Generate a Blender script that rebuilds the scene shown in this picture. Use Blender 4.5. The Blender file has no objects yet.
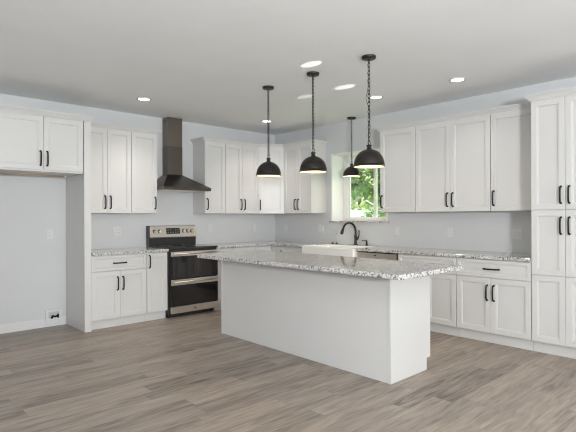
import bpy, bmesh, math, random
from mathutils import Vector, Matrix

sc = bpy.context.scene
COL = sc.collection
PI = math.pi

# ------------------------------------------------------------------ camera
CAM = Vector((-5.499, -6.242, 1.324))
cd = bpy.data.cameras.new('camera')
cam = bpy.data.objects.new('camera', cd)
COL.objects.link(cam)
cam.matrix_world = (Matrix.Translation(CAM) @ Matrix.Rotation(-0.75, 4, 'Z')
                    @ Matrix.Rotation(PI / 2, 4, 'X') @ Matrix.Rotation(-0.004, 4, 'Z'))
cd.sensor_fit = 'HORIZONTAL'
cd.sensor_width = 36.0
cd.lens = 36.0 * 475.4 / 576.0
cd.shift_x = -0.2 / 576.0
cd.shift_y = 1.0 / 576.0
cd.clip_start = 0.05
cd.clip_end = 300
sc.camera = cam

# ------------------------------------------------------------------ light and exposure
sc.view_settings.view_transform = 'Standard'
sc.view_settings.look = 'None'
sc.view_settings.gamma = 1.0
sc.view_settings.use_curve_mapping = False
sc.view_settings.exposure = 0.06
sc.cycles.max_bounces = 10
sc.cycles.diffuse_bounces = 6
sc.cycles.transparent_max_bounces = 12
sc.cycles.filter_width = 1.1
sc.cycles.sample_clamp_indirect = 6.0

world = bpy.data.worlds.new('sky')
sc.world = world
world.use_nodes = True
wn = world.node_tree
wn.nodes['Background'].inputs['Color'].default_value = (0.86, 0.93, 1.0, 1)
wn.nodes['Background'].inputs['Strength'].default_value = 2.3


def lamp(name, kind, loc, aim, energy, color=(1, 1, 1), **kw):
    d = bpy.data.lights.new(name, kind)
    d.energy = energy
    d.color = color
    for k, v in kw.items():
        setattr(d, k, v)
    o = bpy.data.objects.new(name, d)
    COL.objects.link(o)
    o.location = loc
    o.rotation_euler = (Vector(aim) - Vector(loc)).to_track_quat('-Z', 'Y').to_euler()
    return o


lamp('sun', 'SUN', (5.4, -5, 14), (6.0, 0, 2), 10.0, (1.0, 0.95, 0.86), angle=0.01)
# added area lamps standing in for daylight at unseen rear and side openings
lamp('rear_daylight', 'AREA', (-3.4, -14.0, 1.4), (-2.7, 0, 1.4), 215, (0.955, 0.98, 1.0),
     shape='RECTANGLE', size=4.6, size_y=2.4)
lamp('side_daylight_fill', 'AREA', (-8.9, -5.6, 1.4), (0, -4.6, 1.2), 10, (0.955, 0.98, 1.0),
     shape='RECTANGLE', size=4.5, size_y=2.2)

# fill lamp added behind the camera, aimed up to bounce off the ceiling
lamp('bounce_fill', 'AREA', (-5.4, -8.0, 1.6), (-4.8, -6.9, 2.75), 262, (0.955, 0.985, 1.0),
     shape='DISK', size=0.5)

# ------------------------------------------------------------------ materials


def nodes_of(name):
    m = bpy.data.materials.new(name)
    m.use_nodes = True
    return m, m.node_tree, m.node_tree.nodes['Principled BSDF']


def plain(name, col, rough=0.5, metal=0.0, var=0.0, scale=6.0, bump=0.0, bscale=60.0, spec=0.5, coat=0.0):
    m, nt, b = nodes_of(name)
    b.inputs['Base Color'].default_value = (*col, 1)
    b.inputs['Roughness'].default_value = rough
    b.inputs['Metallic'].default_value = metal
    b.inputs['Specular IOR Level'].default_value = spec
    b.inputs['Coat Weight'].default_value = coat
    tc = nt.nodes.new('ShaderNodeTexCoord')
    if var > 0:
        n = nt.nodes.new('ShaderNodeTexNoise')
        n.inputs['Scale'].default_value = scale
        n.inputs['Detail'].default_value = 4
        nt.links.new(tc.outputs['Object'], n.inputs['Vector'])
        r = nt.nodes.new('ShaderNodeMapRange')
        r.inputs['From Min'].default_value = 0.3
        r.inputs['From Max'].default_value = 0.7
        r.inputs['To Min'].default_value = 1 - var
        r.inputs['To Max'].default_value = 1 + var
        nt.links.new(n.outputs['Fac'], r.inputs['Value'])
        mx = nt.nodes.new('ShaderNodeVectorMath')
        mx.operation = 'SCALE'
        mx.inputs[0].default_value = col
        nt.links.new(r.outputs['Result'], mx.inputs['Scale'])
        nt.links.new(mx.outputs['Vector'], b.inputs['Base Color'])
    if bump > 0:
        n = nt.nodes.new('ShaderNodeTexNoise')
        n.inputs['Scale'].default_value = bscale
        n.inputs['Detail'].default_value = 3
        nt.links.new(tc.outputs['Object'], n.inputs['Vector'])
        bp = nt.nodes.new('ShaderNodeBump')
        bp.inputs['Strength'].default_value = bump
        bp.inputs['Distance'].default_value = 0.002
        nt.links.new(n.outputs['Fac'], bp.inputs['Height'])
        nt.links.new(bp.outputs['Normal'], b.inputs['Normal'])
    return m


def brushed(name, col, rough=0.3, axis=0):
    m, nt, b = nodes_of(name)
    b.inputs['Metallic'].default_value = 1.0
    tc = nt.nodes.new('ShaderNodeTexCoord')
    mp = nt.nodes.new('ShaderNodeMapping')
    s = [220, 220, 220]
    s[axis] = 3
    mp.inputs['Scale'].default_value = s
    n = nt.nodes.new('ShaderNodeTexNoise')
    n.inputs['Scale'].default_value = 1.0
    nt.links.new(tc.outputs['Object'], mp.inputs['Vector'])
    nt.links.new(mp.outputs['Vector'], n.inputs['Vector'])
    r = nt.nodes.new('ShaderNodeMapRange')
    r.inputs['To Min'].default_value = rough - 0.07
    r.inputs['To Max'].default_value = rough + 0.09
    nt.links.new(n.outputs['Fac'], r.inputs['Value'])
    nt.links.new(r.outputs['Result'], b.inputs['Roughness'])
    cr = nt.nodes.new('ShaderNodeMix')
    cr.data_type = 'RGBA'
    cr.inputs[6].default_value = (*[c * 0.88 for c in col], 1)
    cr.inputs[7].default_value = (*[min(1, c * 1.08) for c in col], 1)
    nt.links.new(n.outputs['Fac'], cr.inputs[0])
    nt.links.new(cr.outputs[2], b.inputs['Base Color'])
    return m


def granite_mat():
    m, nt, b = nodes_of('speckled_granite')
    tc = nt.nodes.new('ShaderNodeTexCoord')
    v = nt.nodes.new('ShaderNodeTexVoronoi')
    v.inputs['Scale'].default_value = 85
    nt.links.new(tc.outputs['Object'], v.inputs['Vector'])
    sep = nt.nodes.new('ShaderNodeSeparateColor')
    nt.links.new(v.outputs['Color'], sep.inputs['Color'])
    ramp = nt.nodes.new('ShaderNodeValToRGB')
    ramp.color_ramp.interpolation = 'CONSTANT'
    el = ramp.color_ramp.elements
    el[0].position = 0.0
    el[0].color = (0.018, 0.017, 0.016, 1)
    el[1].position = 0.19
    el[1].color = (0.20, 0.17, 0.145, 1)
    for p, c in ((0.32, (0.42, 0.40, 0.38, 1)), (0.48, (0.53, 0.515, 0.50, 1)), (0.76, (0.67, 0.66, 0.65, 1))):
        e = el.new(p)
        e.color = c
    nt.links.new(sep.outputs['Red'], ramp.inputs['Fac'])
    v2 = nt.nodes.new('ShaderNodeTexVoronoi')
    v2.inputs['Scale'].default_value = 190
    nt.links.new(tc.outputs['Object'], v2.inputs['Vector'])
    sep2 = nt.nodes.new('ShaderNodeSeparateColor')
    nt.links.new(v2.outputs['Color'], sep2.inputs['Color'])
    r2 = nt.nodes.new('ShaderNodeValToRGB')
    r2.color_ramp.interpolation = 'CONSTANT'
    r2.color_ramp.elements[0].color = (0.12, 0.11, 0.10, 1)
    r2.color_ramp.elements[1].position = 0.16
    r2.color_ramp.elements[1].color = (0.58, 0.57, 0.56, 1)
    nt.links.new(sep2.outputs['Green'], r2.inputs['Fac'])
    mx = nt.nodes.new('ShaderNodeMix')
    mx.data_type = 'RGBA'
    mx.inputs[0].default_value = 0.25
    nt.links.new(ramp.outputs['Color'], mx.inputs[6])
    nt.links.new(r2.outputs['Color'], mx.inputs[7])
    nt.links.new(mx.outputs[2], b.inputs['Base Color'])
    b.inputs['Roughness'].default_value = 0.07
    b.inputs['Specular IOR Level'].default_value = 0.7
    return m


def plank_mat():
    m, nt, b = nodes_of('vinyl_plank')
    L = nt.links

    def math_(op, a=None, c=None, av=None, cv=None):
        n = nt.nodes.new('ShaderNodeMath')
        n.operation = op
        if a is not None:
            L.new(a, n.inputs[0])
        elif av is not None:
            n.inputs[0].default_value = av
        if c is not None:
            L.new(c, n.inputs[1])
        elif cv is not None:
            n.inputs[1].default_value = cv
        return n.outputs[0]
    tc = nt.nodes.new('ShaderNodeTexCoord')
    sx = nt.nodes.new('ShaderNodeSeparateXYZ')
    L.new(tc.outputs['Object'], sx.inputs[0])
    W, LEN = 0.152, 1.22
    yr = math_('DIVIDE', sx.outputs['Y'], cv=W)
    row = math_('FLOOR', yr)
    wn1 = nt.nodes.new('ShaderNodeTexWhiteNoise')
    wn1.noise_dimensions = '1D'
    L.new(row, wn1.inputs['W'])
    xr = math_('DIVIDE', sx.outputs['X'], cv=LEN)
    xo = math_('ADD', xr, wn1.outputs['Value'])
    idx = math_('FLOOR', xo)
    cmb = nt.nodes.new('ShaderNodeCombineXYZ')
    L.new(row, cmb.inputs[0])
    L.new(idx, cmb.inputs[1])
    wn2 = nt.nodes.new('ShaderNodeTexWhiteNoise')
    wn2.noise_dimensions = '2D'
    L.new(cmb.outputs[0], wn2.inputs['Vector'])
    # grain: noise stretched along the plank, shifted per plank
    sh = nt.nodes.new('ShaderNodeVectorMath')
    sh.operation = 'SCALE'
    L.new(wn2.outputs['Color'], sh.inputs[0])
    sh.inputs['Scale'].default_value = 37.0
    ad = nt.nodes.new('ShaderNodeVectorMath')
    L.new(tc.outputs['Object'], ad.inputs[0])
    L.new(sh.outputs[0], ad.inputs[1])

    def grain(scx, scy, detail, dist):
        mp = nt.nodes.new('ShaderNodeMapping')
        mp.inputs['Scale'].default_value = (scx, scy, 1)
        L.new(ad.outputs[0], mp.inputs['Vector'])
        n = nt.nodes.new('ShaderNodeTexNoise')
        n.inputs['Scale'].default_value = 1
        n.inputs['Detail'].default_value = detail
        n.inputs['Distortion'].default_value = dist
        L.new(mp.outputs[0], n.inputs['Vector'])
        return n.outputs['Fac']
    g1 = grain(2.2, 20, 6, 1.2)
    g2 = grain(5, 75, 4, 0.5)
    a = math_('MULTIPLY', wn2.outputs['Value'], cv=0.17)
    g = math_('MULTIPLY', g1, cv=0.72)
    h = math_('MULTIPLY', g2, cv=0.30)
    t = math_('ADD', math_('ADD', a, g), h)
    ramp = nt.nodes.new('ShaderNodeValToRGB')
    el = ramp.color_ramp.elements
    el[0].position = 0.36
    el[0].color = (0.110, 0.089, 0.073, 1)
    el[1].position = 0.84
    el[1].color = (0.415, 0.340, 0.280, 1)
    e = el.new(0.58)
    e.color = (0.268, 0.222, 0.184, 1)
    L.new(t, ramp.inputs['Fac'])
    # seams
    fy = math_('FRACT', yr)
    fx = math_('FRACT', xo)
    s1 = math_('LESS_THAN', fy, cv=0.016)
    s2 = math_('LESS_THAN', fx, cv=0.0022)
    s = math_('MAXIMUM', s1, s2)
    mx = nt.nodes.new('ShaderNodeMix')
    mx.data_type = 'RGBA'
    L.new(math_('MULTIPLY', s, cv=0.4), mx.inputs[0])
    L.new(ramp.outputs['Color'], mx.inputs[6])
    mx.inputs[7].default_value = (0.07, 0.055, 0.048, 1)
    L.new(mx.outputs[2], b.inputs['Base Color'])
    b.inputs['Roughness'].default_value = 0.42
    bp = nt.nodes.new('ShaderNodeBump')
    bp.inputs['Strength'].default_value = 0.12
    bp.inputs['Distance'].default_value = 0.002
    L.new(g2, bp.inputs['Height'])
    L.new(bp.outputs['Normal'], b.inputs['Normal'])
    return m


def leaf_mat(name, c1, c2):
    m, nt, b = nodes_of(name)
    g = nt.nodes.new('ShaderNodeTexCoord')
    n = nt.nodes.new('ShaderNodeTexNoise')
    n.inputs['Scale'].default_value = 2.2
    nt.links.new(g.outputs['Object'], n.inputs['Vector'])
    mx = nt.nodes.new('ShaderNodeMix')
    mx.data_type = 'RGBA'
    mx.inputs[6].default_value = (*c1, 1)
    mx.inputs[7].default_value = (*c2, 1)
    r = nt.nodes.new('ShaderNodeMapRange')
    r.inputs['From Min'].default_value = 0.35
    r.inputs['From Max'].default_value = 0.65
    nt.links.new(n.outputs['Fac'], r.inputs['Value'])
    nt.links.new(r.outputs['Result'], mx.inputs[0])
    nt.links.new(mx.outputs[2], b.inputs['Base Color'])
    b.inputs['Roughness'].default_value = 0.6
    tr = nt.nodes.new('ShaderNodeBsdfTranslucent')
    nt.links.new(mx.outputs[2], tr.inputs['Color'])
    ms = nt.nodes.new('ShaderNodeMixShader')
    ms.inputs[0].default_value = 0.4
    nt.links.new(b.outputs[0], ms.inputs[1])
    nt.links.new(tr.outputs[0], ms.inputs[2])
    nt.links.new(ms.outputs[0], nt.nodes['Material Output'].inputs['Surface'])
    return m


def glass_mat():
    m, nt, b = nodes_of('window_glass')
    t = nt.nodes.new('ShaderNodeBsdfTransparent')
    t.inputs['Color'].default_value = (0.96, 0.98, 0.97, 1)
    g = nt.nodes.new('ShaderNodeBsdfGlossy')
    g.inputs['Roughness'].default_value = 0.02
    ms = nt.nodes.new('ShaderNodeMixShader')
    ms.inputs[0].default_value = 0.05
    nt.links.new(t.outputs[0], ms.inputs[1])
    nt.links.new(g.outputs[0], ms.inputs[2])
    nt.links.new(ms.outputs[0], nt.nodes['Material Output'].inputs['Surface'])
    return m


def emit_mat(name, col, strength):
    m, nt, b = nodes_of(name)
    b.inputs['Base Color'].default_value = (0.9, 0.9, 0.88, 1)
    b.inputs['Emission Color'].default_value = (*col, 1)
    b.inputs['Emission Strength'].default_value = strength
    return m


M = dict(
    wall=plain('wall_paint', (0.595, 0.603, 0.607), 0.6, var=0.015, scale=2, bump=0.05, bscale=180),
    ceil=plain('ceiling_paint', (0.85, 0.862, 0.868), 0.8, var=0.015, scale=2, bump=0.08, bscale=120),
    trim=plain('white_trim_paint', (0.68, 0.68, 0.675), 0.35),
    cab=plain('white_cabinet_paint', (0.60, 0.592, 0.578), 0.33, var=0.008, scale=3),
    inside=plain('pale_grey_plastic', (0.50, 0.51, 0.52), 0.5),
    ply=plain('raw_plywood', (0.46, 0.33, 0.22), 0.6, var=0.12, scale=12),
    black=plain('black_iron', (0.010, 0.0095, 0.009), 0.45, spec=0.25),
    bronze=plain('dark_bronze', (0.032, 0.028, 0.025), 0.36, metal=0.6, var=0.1, scale=30),
    shade_in=plain('cream_shade_lining', (0.82, 0.72, 0.55), 0.5),
    steel=brushed('brushed_steel', (0.70, 0.645, 0.59), 0.30, 0),
    bsteel=brushed('black_stainless', (0.125, 0.108, 0.094), 0.32, 0),
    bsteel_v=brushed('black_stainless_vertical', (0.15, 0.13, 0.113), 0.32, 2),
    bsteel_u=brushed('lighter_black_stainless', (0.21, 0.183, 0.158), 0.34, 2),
    bglass=plain('black_oven_glass', (0.012, 0.011, 0.011), 0.05, spec=0.6),
    enamel=plain('black_enamel', (0.02, 0.02, 0.02), 0.3),
    screen=plain('display_glass', (0.02, 0.022, 0.02), 0.1),
    digits=plain('display_marks', (0.25, 0.28, 0.26), 0.4),
    fireclay=plain('white_fireclay', (0.84, 0.83, 0.81), 0.12, coat=0.5),
    plastic=plain('white_plastic', (0.66, 0.66, 0.655), 0.35),
    slot=plain('dark_slot', (0.08, 0.08, 0.08), 0.6),
    vinyl=plain('white_vinyl_frame', (0.80, 0.80, 0.795), 0.4),
    granite=granite_mat(), floor=plank_mat(), glass=glass_mat(),
    lens=emit_mat('downlight_lens', (1.0, 0.94, 0.85), 6.0),
    bulb=emit_mat('warm_bulb', (1.0, 0.78, 0.48), 9.0),
    lawn=plain('lawn_grass', (0.22, 0.36, 0.10), 0.9, var=0.35, scale=1.5),
    bark=plain('tree_bark', (0.16, 0.125, 0.10), 0.9, var=0.3, scale=12),
    leaf1=leaf_mat('bright_leaves', (0.30, 0.38, 0.17), (0.80, 0.82, 0.52)),
    leaf2=leaf_mat('deep_leaves', (0.13, 0.21, 0.09), (0.38, 0.48, 0.22)),
    siding=plain('white_siding', (0.80, 0.82, 0.84), 0.6),
    roofing=plain('pale_metal_roof', (0.62, 0.70, 0.78), 0.4),
)

# ------------------------------------------------------------------ mesh helpers


class MB:
    def __init__(self):
        self.v, self.f, self.s = [], [], []

    def add(self, vs, fs, smooth=False):
        n = len(self.v)
        self.v += [tuple(p) for p in vs]
        self.f += [tuple(i + n for i in q) for q in fs]
        self.s += [smooth] * len(fs)
        return self

    def box(self, x0, x1, y0, y1, z0, z1, bev=0.0):
        if x0 > x1: x0, x1 = x1, x0
        if y0 > y1: y0, y1 = y1, y0
        if z0 > z1: z0, z1 = z1, z0
        bm = bmesh.new()
        bmesh.ops.create_cube(bm, size=1)
        for v in bm.verts:
            v.co = Vector(((x0 + x1) / 2 + v.co.x * (x1 - x0), (y0 + y1) / 2 + v.co.y * (y1 - y0),
                           (z0 + z1) / 2 + v.co.z * (z1 - z0)))
        if bev > 0:
            bmesh.ops.bevel(bm, geom=list(bm.edges), offset=bev, segments=2, affect='EDGES', profile=0.5)
        bm.verts.index_update()
        self.add([v.co for v in bm.verts], [[v.index for v in f.verts] for f in bm.faces])
        bm.free()
        return self

    def prism(self, pts, z0, z1, bev=0.0):
        """vertical prism over a counter-clockwise outline"""
        n = len(pts)
        if bev <= 0:
            vs = [(x, y, z0) for x, y in pts] + [(x, y, z1) for x, y in pts]
            fs = [list(range(n))[::-1], list(range(n, 2 * n))]
            fs += [[i, (i + 1) % n, n + (i + 1) % n, n + i] for i in range(n)]
            return self.add(vs, fs)
        def inset(d):
            out = []
            for i in range(n):
                p, c, q = Vector(pts[i - 1]), Vector(pts[i]), Vector(pts[(i + 1) % n])
                d1, d2 = (c - p).normalized(), (q - c).normalized()
                n1, n2 = Vector((-d1.y, d1.x)), Vector((-d2.y, d2.x))
                k = (n1 + n2) / max(0.2, 1 + n1.dot(n2))
                out.append((c.x + k.x * d, c.y + k.y * d))
            return out
        ins = inset(bev)
        rings = [[(x, y, z0) for x, y in ins], [(x, y, z0 + bev) for x, y in pts],
                 [(x, y, z1 - bev) for x, y in pts], [(x, y, z1) for x, y in ins]]
        vs = [p for r in rings for p in r]
        fs = [list(range(n))[::-1], list(range(3 * n, 4 * n))]
        for k in range(3):
            fs += [[k * n + i, k * n + (i + 1) % n, (k + 1) * n + (i + 1) % n, (k + 1) * n + i] for i in range(n)]
        return self.add(vs, fs)

    def tube(self, pts, rad, seg=8, caps=True, closed=False):
        pts = [Vector(p) for p in pts]
        n = len(pts)
        rad = rad if isinstance(rad, (list, tuple)) else [rad] * n
        tang = []
        for i in range(n):
            a = pts[i - 1] if (i > 0 or closed) else pts[i]
            b = pts[(i + 1) % n] if (i < n - 1 or closed) else pts[i]
            tang.append((b - a).normalized())
        up = Vector((0, 0, 1)) if abs(tang[0].z) < 0.9 else Vector((1, 0, 0))
        nrm = (up - tang[0] * up.dot(tang[0])).normalized()
        vs = []
        for i in range(n):
            nrm = (nrm - tang[i] * nrm.dot(tang[i])).normalized()
            bi = tang[i].cross(nrm)
            for k in range(seg):
                a = 2 * PI * k / seg
                vs.append(pts[i] + (nrm * math.cos(a) + bi * math.sin(a)) * rad[i])
        fs = []
        for i in range(n if closed else n - 1):
            j = (i + 1) % n
            fs += [[i * seg + k, i * seg + (k + 1) % seg, j * seg + (k + 1) % seg, j * seg + k] for k in range(seg)]
        self.add(vs, fs, True)
        if caps and not closed:
            self.add(vs[:seg], [list(range(seg))[::-1]])
            self.add(vs[-seg:], [list(range(seg))])
        return self

    def lathe(self, prof, c=(0, 0, 0), seg=32, close=False, smooth=True):
        """profile of (r, z) turned about the vertical through c"""
        vs, fs = [], []
        n = len(prof)
        for r, z in prof:
            for k in range(seg):
                a = 2 * PI * k / seg
                vs.append((c[0] + r * math.cos(a), c[1] + r * math.sin(a), c[2] + z))
        for i in range(n - 1 + (1 if close else 0)):
            j = (i + 1) % n
            fs += [[i * seg + k, i * seg + (k + 1) % seg, j * seg + (k + 1) % seg, j * seg + k] for k in range(seg)]
        self.add(vs, fs, smooth)
        return self

    def disc(self, r, c, axis='z', seg=20, h=0.01, bev=0.0):
        """short cylinder starting at c, going +h along axis"""
        prof = [(0.0001, 0), (r, 0), (r, h - bev), (r - bev, h), (0.0001, h)] if bev else [(0.0001, 0), (r, 0), (r, h), (0.0001, h)]
        t = MB().lathe(prof, (0, 0, 0), seg, smooth=False)
        R = {'z': Matrix.Identity(3), '-y': Matrix.Rotation(PI / 2, 3, 'X'), '-x': Matrix.Rotation(-PI / 2, 3, 'Y')}[axis]
        self.add([R @ Vector(v) + Vector(c) for v in t.v], t.f)
        return self

    def build(self, name, mat, parent=None):
        me = bpy.data.meshes.new(name)
        me.from_pydata(self.v, [], self.f)
        me.polygons.foreach_set('use_smooth', self.s)
        bm = bmesh.new()
        bm.from_mesh(me)
        bmesh.ops.remove_doubles(bm, verts=bm.verts, dist=1e-5)
        bmesh.ops.recalc_face_normals(bm, faces=bm.faces)
        bm.to_mesh(me)
        bm.free()
        me.materials.append(mat)
        o = bpy.data.objects.new(name, me)
        COL.objects.link(o)
        if parent is not None:
            o.parent = parent
        return o


def tag(o, label=None, cat=None, group=None, kind=None):
    if label: o['label'] = label
    if cat: o['category'] = cat
    if group: o['group'] = group
    if kind: o['kind'] = kind
    return o


def root(name, label, cat, loc, rz=0.0, group=None):
    o = bpy.data.objects.new(name, None)
    COL.objects.link(o)
    o.empty_display_size = 0.1
    o.location = loc
    o.rotation_euler = (0, 0, rz)
    return tag(o, label, cat, group)


def struct(o):
    o['kind'] = 'structure'
    return o


def copy_tree(o, parent=None):
    c = o.copy()
    COL.objects.link(c)
    c.parent = parent
    for ch in [x for x in COL.objects if x.parent == o]:
        copy_tree(ch, c)
    return c


LEFT, RIGHT = 0.0, -PI / 2          # facing the range wall / facing the window wall
H = 2.754

# ------------------------------------------------------------------ room shell
struct(MB().box(-9.2, 0.34, -14.4, 0.2, -0.12, 0.0).build('floor', M['floor']))
struct(MB().box(-9.2, 0.34, -14.4, 0.2, H, H + 0.2).build('ceiling', M['ceil']))
struct(MB().box(-9.2, 0.34, 0.0, 0.2, 0, H).build('wall_left', M['wall']))
WY0, WY1, WZ0, WZ1 = -1.335, -2.352, 1.262, 2.278
w = MB()
w.box(0, 0.34, 0, WY0, 0, H).box(0, 0.34, WY1, -14.4, 0, H)
w.box(0, 0.34, WY0, WY1, 0, WZ0 - 0.03).box(0, 0.34, WY0, WY1, WZ1, H)
struct(w.build('wall_right', M['wall']))
# rear wall with wide glazed opening, side wall with opening (both behind the camera)
w = MB()
w.box(-9.2, -5.8, -14.4, -14.15, 0, H).box(-1.0, 0.0, -14.4, -14.15, 0, H).box(-5.8, -1.0, -14.4, -14.15, 2.65, H)
struct(w.build('wall_rear', M['wall']))
w = MB()
w.box(-9.2, -9.0, -14.15, -8.0, 0, H).box(-9.2, -9.0, -3.2, 0, 0, H).box(-9.2, -9.0, -8.0, -3.2, 2.5, H).box(-9.2, -9.0, -8.0, -3.2, 0, 0.25)
struct(w.build('wall_side', M['wall']))

# baseboard in the refrigerator niche and on to the left
bb = MB().box(-9.0, -4.44, -0.016, 0, 0, 0.088).box(-9.0, -4.44, -0.011, 0, 0.088, 0.102)
bb.box(-4.40, -3.487, -0.016, 0, 0, 0.088).box(-4.40, -3.487, -0.011, 0, 0.088, 0.102)
struct(bb.build('baseboard_left', M['trim']))

# ------------------------------------------------------------------ window over the sink
win = bpy.data.objects.new('window_1', None)
COL.objects.link(win)
struct(win)
win['label'] = 'white sliding window deep in the wall above the farmhouse sink'
lin = MB()      # painted lining of the deep opening with a thin edge bead
lin.box(-0.004, 0.26, WY0, WY0 - 0.012, WZ0, WZ1).box(-0.004, 0.26, WY1, WY1 + 0.012, WZ0, WZ1)
lin.box(-0.004, 0.26, WY0, WY1, WZ1 - 0.012, WZ1)
lin.box(-0.012, 0.0, WY0 + 0.012, WY0 - 0.012, WZ0, WZ1 + 0.012, 0.003).box(-0.012, 0.0, WY1 - 0.012, WY1 + 0.012, WZ0, WZ1 + 0.012, 0.003)
lin.box(-0.012, 0.0, WY0, WY1, WZ1 - 0.012, WZ1 + 0.012, 0.003)
lin.build('lining', M['vinyl'], win)
fr = MB()
fr.box(0.25, 0.33, WY0 - 0.012, WY0 - 0.105, WZ0, WZ1, 0.004).box(0.25, 0.33, WY1 + 0.012, WY1 + 0.06, WZ0, WZ1, 0.004)
fr.box(0.25, 0.33, WY0 - 0.08, WY1 + 0.08, WZ0, WZ0 + 0.04, 0.004).box(0.25, 0.33, WY0 - 0.08, WY1 + 0.08, WZ1 - 0.12, WZ1 - 0.01, 0.004)
fr.build('window_frame', M['vinyl'], win)
ya, yb, ym = WY0 - 0.105, WY1 + 0.06, -1.945
for (a, b2, xo) in ((ya, ym - 0.018, 0.275), (ym + 0.018, yb, 0.30)):
    s = MB()
    t = 0.038
    z0, z1 = WZ0 + 0.035, WZ1 - 0.115
    s.box(xo - 0.012, xo + 0.012, a, a - t, z0, z1, 0.003).box(xo - 0.012, xo + 0.012, b2, b2 + t, z0, z1, 0.003)
    s.box(xo - 0.012, xo + 0.012, a - t, b2 + t, z0, z0 + t * 0.6, 0.003).box(xo - 0.012, xo + 0.012, a - t, b2 + t, z1 - t, z1, 0.003)
    so = s.build('sash', M['vinyl'], win)
    MB().box(xo - 0.003, xo + 0.003, a - t + 0.004, b2 + t - 0.004, z0 + t * 0.6 - 0.004, z1 - t + 0.004).build('pane', M['glass'], so)
sill = MB().box(-0.028, 0.26, WY0 + 0.045, WY1 - 0.045, WZ0 - 0.028, WZ0, 0.003)
so = sill.build('window_sill', M['granite'], win)
so['label'] = 'speckled granite window sill'

# ------------------------------------------------------------------ cabinet kit
FW = 0.057


def shaker(mb, x0, x1, z0, z1, yf, th=0.02, fw=FW):
    """one shaker front: frame, sloped bead, recessed field; front plane at y=yf, body behind it"""
    b = 0.002
    def ring(i, y, ext=0.0):
        return [(x0 + i, y, z0 + i), (x1 - i, y, z0 + i), (x1 - i, y, z1 - i), (x0 + i, y, z1 - i)]
    rings = [ring(0, yf + th), ring(0, yf + b), ring(b, yf), ring(fw - 0.006, yf), ring(fw - 0.004, yf + 0.003),
             ring(fw + 0.004, yf + 0.004), ring(fw + 0.007, yf + 0.012)]
    vs = [p for r in rings for p in r]
    fs = [[0, 1, 2, 3], [24, 25, 26, 27]]
    for k in range(6):
        fs += [[k * 4 + i, k * 4 + (i + 1) % 4, k * 4 + 4 + (i + 1) % 4, k * 4 + 4 + i] for i in range(4)]
    mb.add(vs, fs)
    return mb


def slab(mb, x0, x1, z0, z1, yf, th=0.02):
    return shaker(mb, x0, x1, z0, z1, yf, th, 0.036)


def pull(parent, x, z, yf, vertical=True, length=0.155):
    """black arched bar pull with flared feet"""
    L2 = length / 2
    prof = [(-L2, 0.0, 0.0105), (-L2, 0.006, 0.0095), (-L2 + 0.001, 0.016, 0.0082), (-L2 + 0.006, 0.025, 0.0080),
            (-L2 + 0.018, 0.030, 0.0080), (-L2 * 0.4, 0.033, 0.0082)]
    prof += [(-a, b, r) for a, b, r in prof[::-1]]
    pts = [((x, yf - o, z + a) if vertical else (x + a, yf - o, z)) for a, o, r in prof]
    return MB().tube(pts, [r for *_, r in prof], 8).build('handle', M['black'], parent)


def cabinet(name, label, cat, loc, rz, w, h, depth, fronts, toe=0.0, group=None, open_back=False, under=None):
    """fronts: list of (kind, x0, x1, z0, z1, (handle x, handle z, vertical) or None)"""
    r = root(name, label, cat, loc, rz, group)
    yf = -depth - 0.021
    g = 0.002
    bd = MB()
    bd.box(g / 2, w - g / 2, -depth, -0.002, toe, h, 0.001)
    bd.build('body', M['cab'], r)
    for kind, x0, x1, z0, z1, hd in fronts:
        m = MB()
        if kind == 'drawer':
            slab(m, x0, x1, z0, z1, yf)
        elif kind == 'tall_door':
            zm = 0.757
            shaker(m, x0, x1, z0, zm - 0.0015, yf)
            shaker(m, x0, x1, zm + 0.0015, z1, yf)
            m.box(x0 + 0.02, x1 - 0.02, yf + 0.012, yf + 0.02, zm - 0.004, zm + 0.004)
        else:
            shaker(m, x0, x1, z0, z1, yf)
        d = m.build('drawer' if kind == 'drawer' else 'door', M['cab'], r)
        if hd:
            pull(d, hd[0], hd[1], yf, hd[2])
    if toe > 0:
        MB().box(g / 2, w - g / 2, -depth + 0.04, -0.05, 0, toe).build('toe_kick', M['cab'], r)
    if under:
        MB().box(0.0, w, -depth + 0.02, -0.01, -0.004, 0.001).build('underside', M[under], r)
    return r


G = 0.003
UB, UT = 1.379, 2.440      # wall cabinet bottom and top
UD, BD = 0.31, 0.60        # depths without door
TOE, BH, SPL = 0.112, 0.878, 0.684


def two_doors(w, z0, z1, hz, mid=None):
    m = w / 2 if mid is None else mid
    return [('door', G, m - G / 2, z0, z1, (m - 0.034, hz, True)), ('door', m + G / 2, w - G, z0, z1, (m + 0.034, hz, True))]


def base_two(w, mid=None):
    return ([('drawer', G, w - G, SPL + 0.004, BH - 0.008, (w / 2, (SPL + BH) / 2 - 0.004, False))]
            + two_doors(w, TOE + 0.002, SPL - 0.002, SPL - 0.155, mid))


def base_one(w, side):
    hx = 0.034 if side == 'l' else w - 0.034
    return [('drawer', G, w - G, SPL + 0.004, BH - 0.008, (w / 2, (SPL + BH) / 2 - 0.004, False)),
            ('door', G, w - G, TOE + 0.002, SPL - 0.002, (hx, SPL - 0.155, True))]


def wall_cab(label, x, rz, w, fronts, group):
    loc = (x, 0, UB) if rz == LEFT else (0, x, UB)
    return cabinet('wall_cabinet', label, 'wall cabinet', loc, rz, w, UT - UB, UD, fronts, 0, group)


HU = 0.140
ud = UT - UB - 0.004
GU, GB = 'white shaker wall cabinets', 'white shaker base cabinets'

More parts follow.
